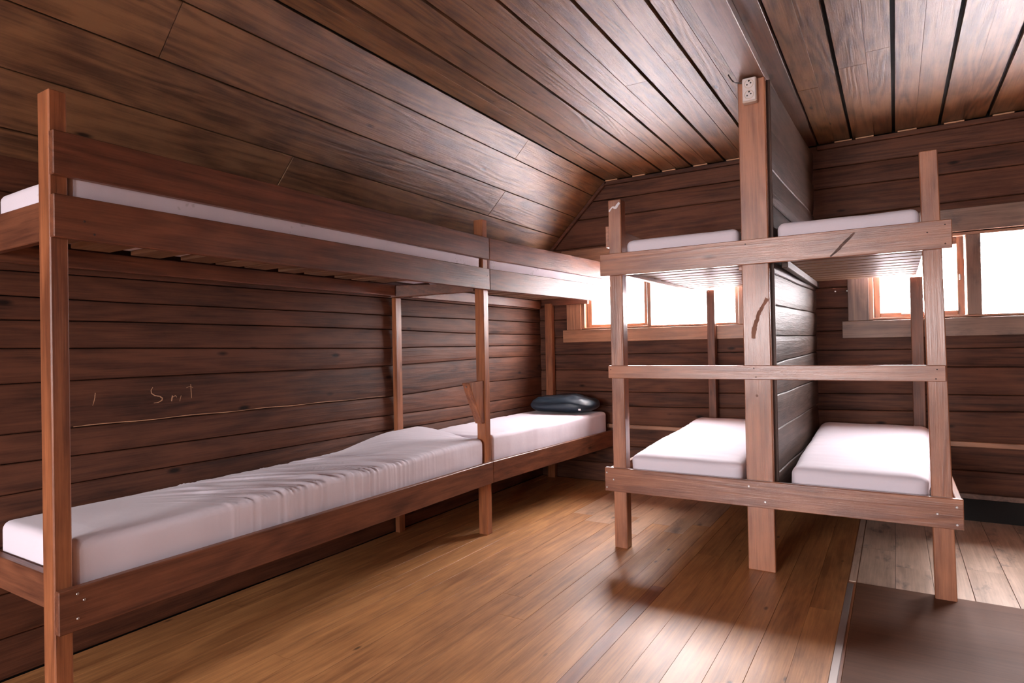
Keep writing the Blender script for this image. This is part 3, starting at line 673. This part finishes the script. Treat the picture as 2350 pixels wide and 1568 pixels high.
# ------------------------------------------------------------------ dark pillow
def pillow():
    nu, nv = 40, 28; vs_ = []; fs_ = []
    Wp, Lp, Hp = 0.60, 0.44, 0.16
    for j in range(nv + 1):
        for i in range(nu):
            ph = -math.pi / 2 + math.pi * j / nv; th = 2 * math.pi * i / nu
            cx_ = math.copysign(abs(math.cos(th)) ** 0.62, math.cos(th)); cy_ = math.copysign(abs(math.sin(th)) ** 0.62, math.sin(th))
            rr = math.cos(ph) ** 0.75 if j not in (0, nv) else 0
            z = math.sin(ph)
            x_ = cx_ * rr * Wp / 2; y_ = cy_ * rr * Lp / 2
            zz = z * Hp / 2 * (1 + .3 * noise.noise(Vector((x_ * 5, y_ * 5, 3))))
            f = noise.noise(Vector((x_ * 9, y_ * 14, z * 2))) * 0.018 + abs(noise.noise(Vector((x_ * 16, y_ * 22, 5)))) * 0.012
            vs_.append((x_ * (1 + f), y_ * (1 + f), max(zz + f * (1 if z > 0 else 0), -0.052)))
    for j in range(nv):
        for i in range(nu):
            fs_.append((j * nu + i, j * nu + (i + 1) % nu, (j + 1) * nu + (i + 1) % nu, (j + 1) * nu + i))
    me = mesh_from(vs_, fs_, 'pillow', True)
    m = plain('dark_nylon', (0.020, 0.034, 0.050), 0.42, spec=0.5)
    o = link('pillow', me, m, None, (-2.53, 4.98, 0.728)); o.rotation_euler = (0, 0, math.radians(4))
    tag(o, 'crumpled dark blue-black pillow lying at the far end of the lower left bunk', 'pillow')
    t = box('tag', (-2.31, -2.287), (4.79, 4.796), (0.70, 0.715), plain('white_tag', (.8, .8, .8), .4), None, .001)
    t.parent = o; t.matrix_parent_inverse = (Matrix.Translation(o.location) @ Matrix.Rotation(math.radians(4), 4, 'Z')).inverted()
pillow()

# ------------------------------------------------------------------ outside: snow and bare trees
g = mesh_from([(-30, 5.6, -0.6), (30, 5.6, -0.6), (30, 45, 0.2), (-30, 45, 0.2), (-30, 5.6, -1.0), (30, 5.6, -1.0), (30, 45, -1.0), (-30, 45, -1.0)], [(0, 1, 2, 3), (4, 7, 6, 5), (0, 4, 5, 1), (1, 5, 6, 2), (2, 6, 7, 3), (3, 7, 4, 0)], 'snow_ground')
sn = link('ground_snow', g, plain('snow', (0.50, 0.47, 0.48), 0.8)); sn['kind'] = 'structure'
bark = plain('pale_birch_bark', (0.050, 0.042, 0.050), 0.9)
def tree(x, y, h, seed):
    rr = random.Random(seed); bm = bmesh.new()
    def limb(a, b, ra, rb):
        dv = (b - a); q = dv.to_track_quat('Z', 'Y').to_matrix().to_4x4()
        bmesh.ops.create_cone(bm, segments=7, radius1=ra, radius2=rb, depth=dv.length, cap_ends=True, matrix=Matrix.Translation((a + b) / 2) @ q)
    p = Vector((0, 0, 0)); r_ = 0.07
    for k in range(6):
        q = p + Vector((rr.uniform(-.12, .12), rr.uniform(-.1, .1), h / 6)); limb(p, q, r_, r_ * .8)
        for m_ in range(4):
            s_ = p.lerp(q, rr.random()); e = s_ + Vector((rr.uniform(-1, 1), rr.uniform(-1, 1), rr.uniform(.2, .9))) * (0.9 - k * .08)
            limb(s_, e, r_ * .3, .008)
            for _ in range(2):
                s2 = s_.lerp(e, rr.uniform(.4, .9)); limb(s2, s2 + Vector((rr.uniform(-.4, .4), rr.uniform(-.4, .4), rr.uniform(0, .4))), .010, .004)
        p = q; r_ *= .8
    me = bpy.data.meshes.new('tree'); bm.to_mesh(me); bm.free()
    o = link('bare_tree', me, bark, None, (x, y, -0.5)); tag(o, ('bare tree outside, nearest the glass of the right far window', 'bare tree outside the right far window, just right of the nearest one', 'bare tree outside, behind the left sash of the right far window', 'bare tree outside the left far window, further left of the two', 'bare tree outside the left far window, beside the thin far post')[seed], 'tree', 'bare trees outside the far windows')
for i, (tx, ty, th) in enumerate(((0.95, 9.6, 5), (1.3, 11.0, 5.5), (0.2, 12.5, 6), (-3.4, 12.5, 6), (-2.6, 14, 6.5))): tree(tx, ty, th, i)
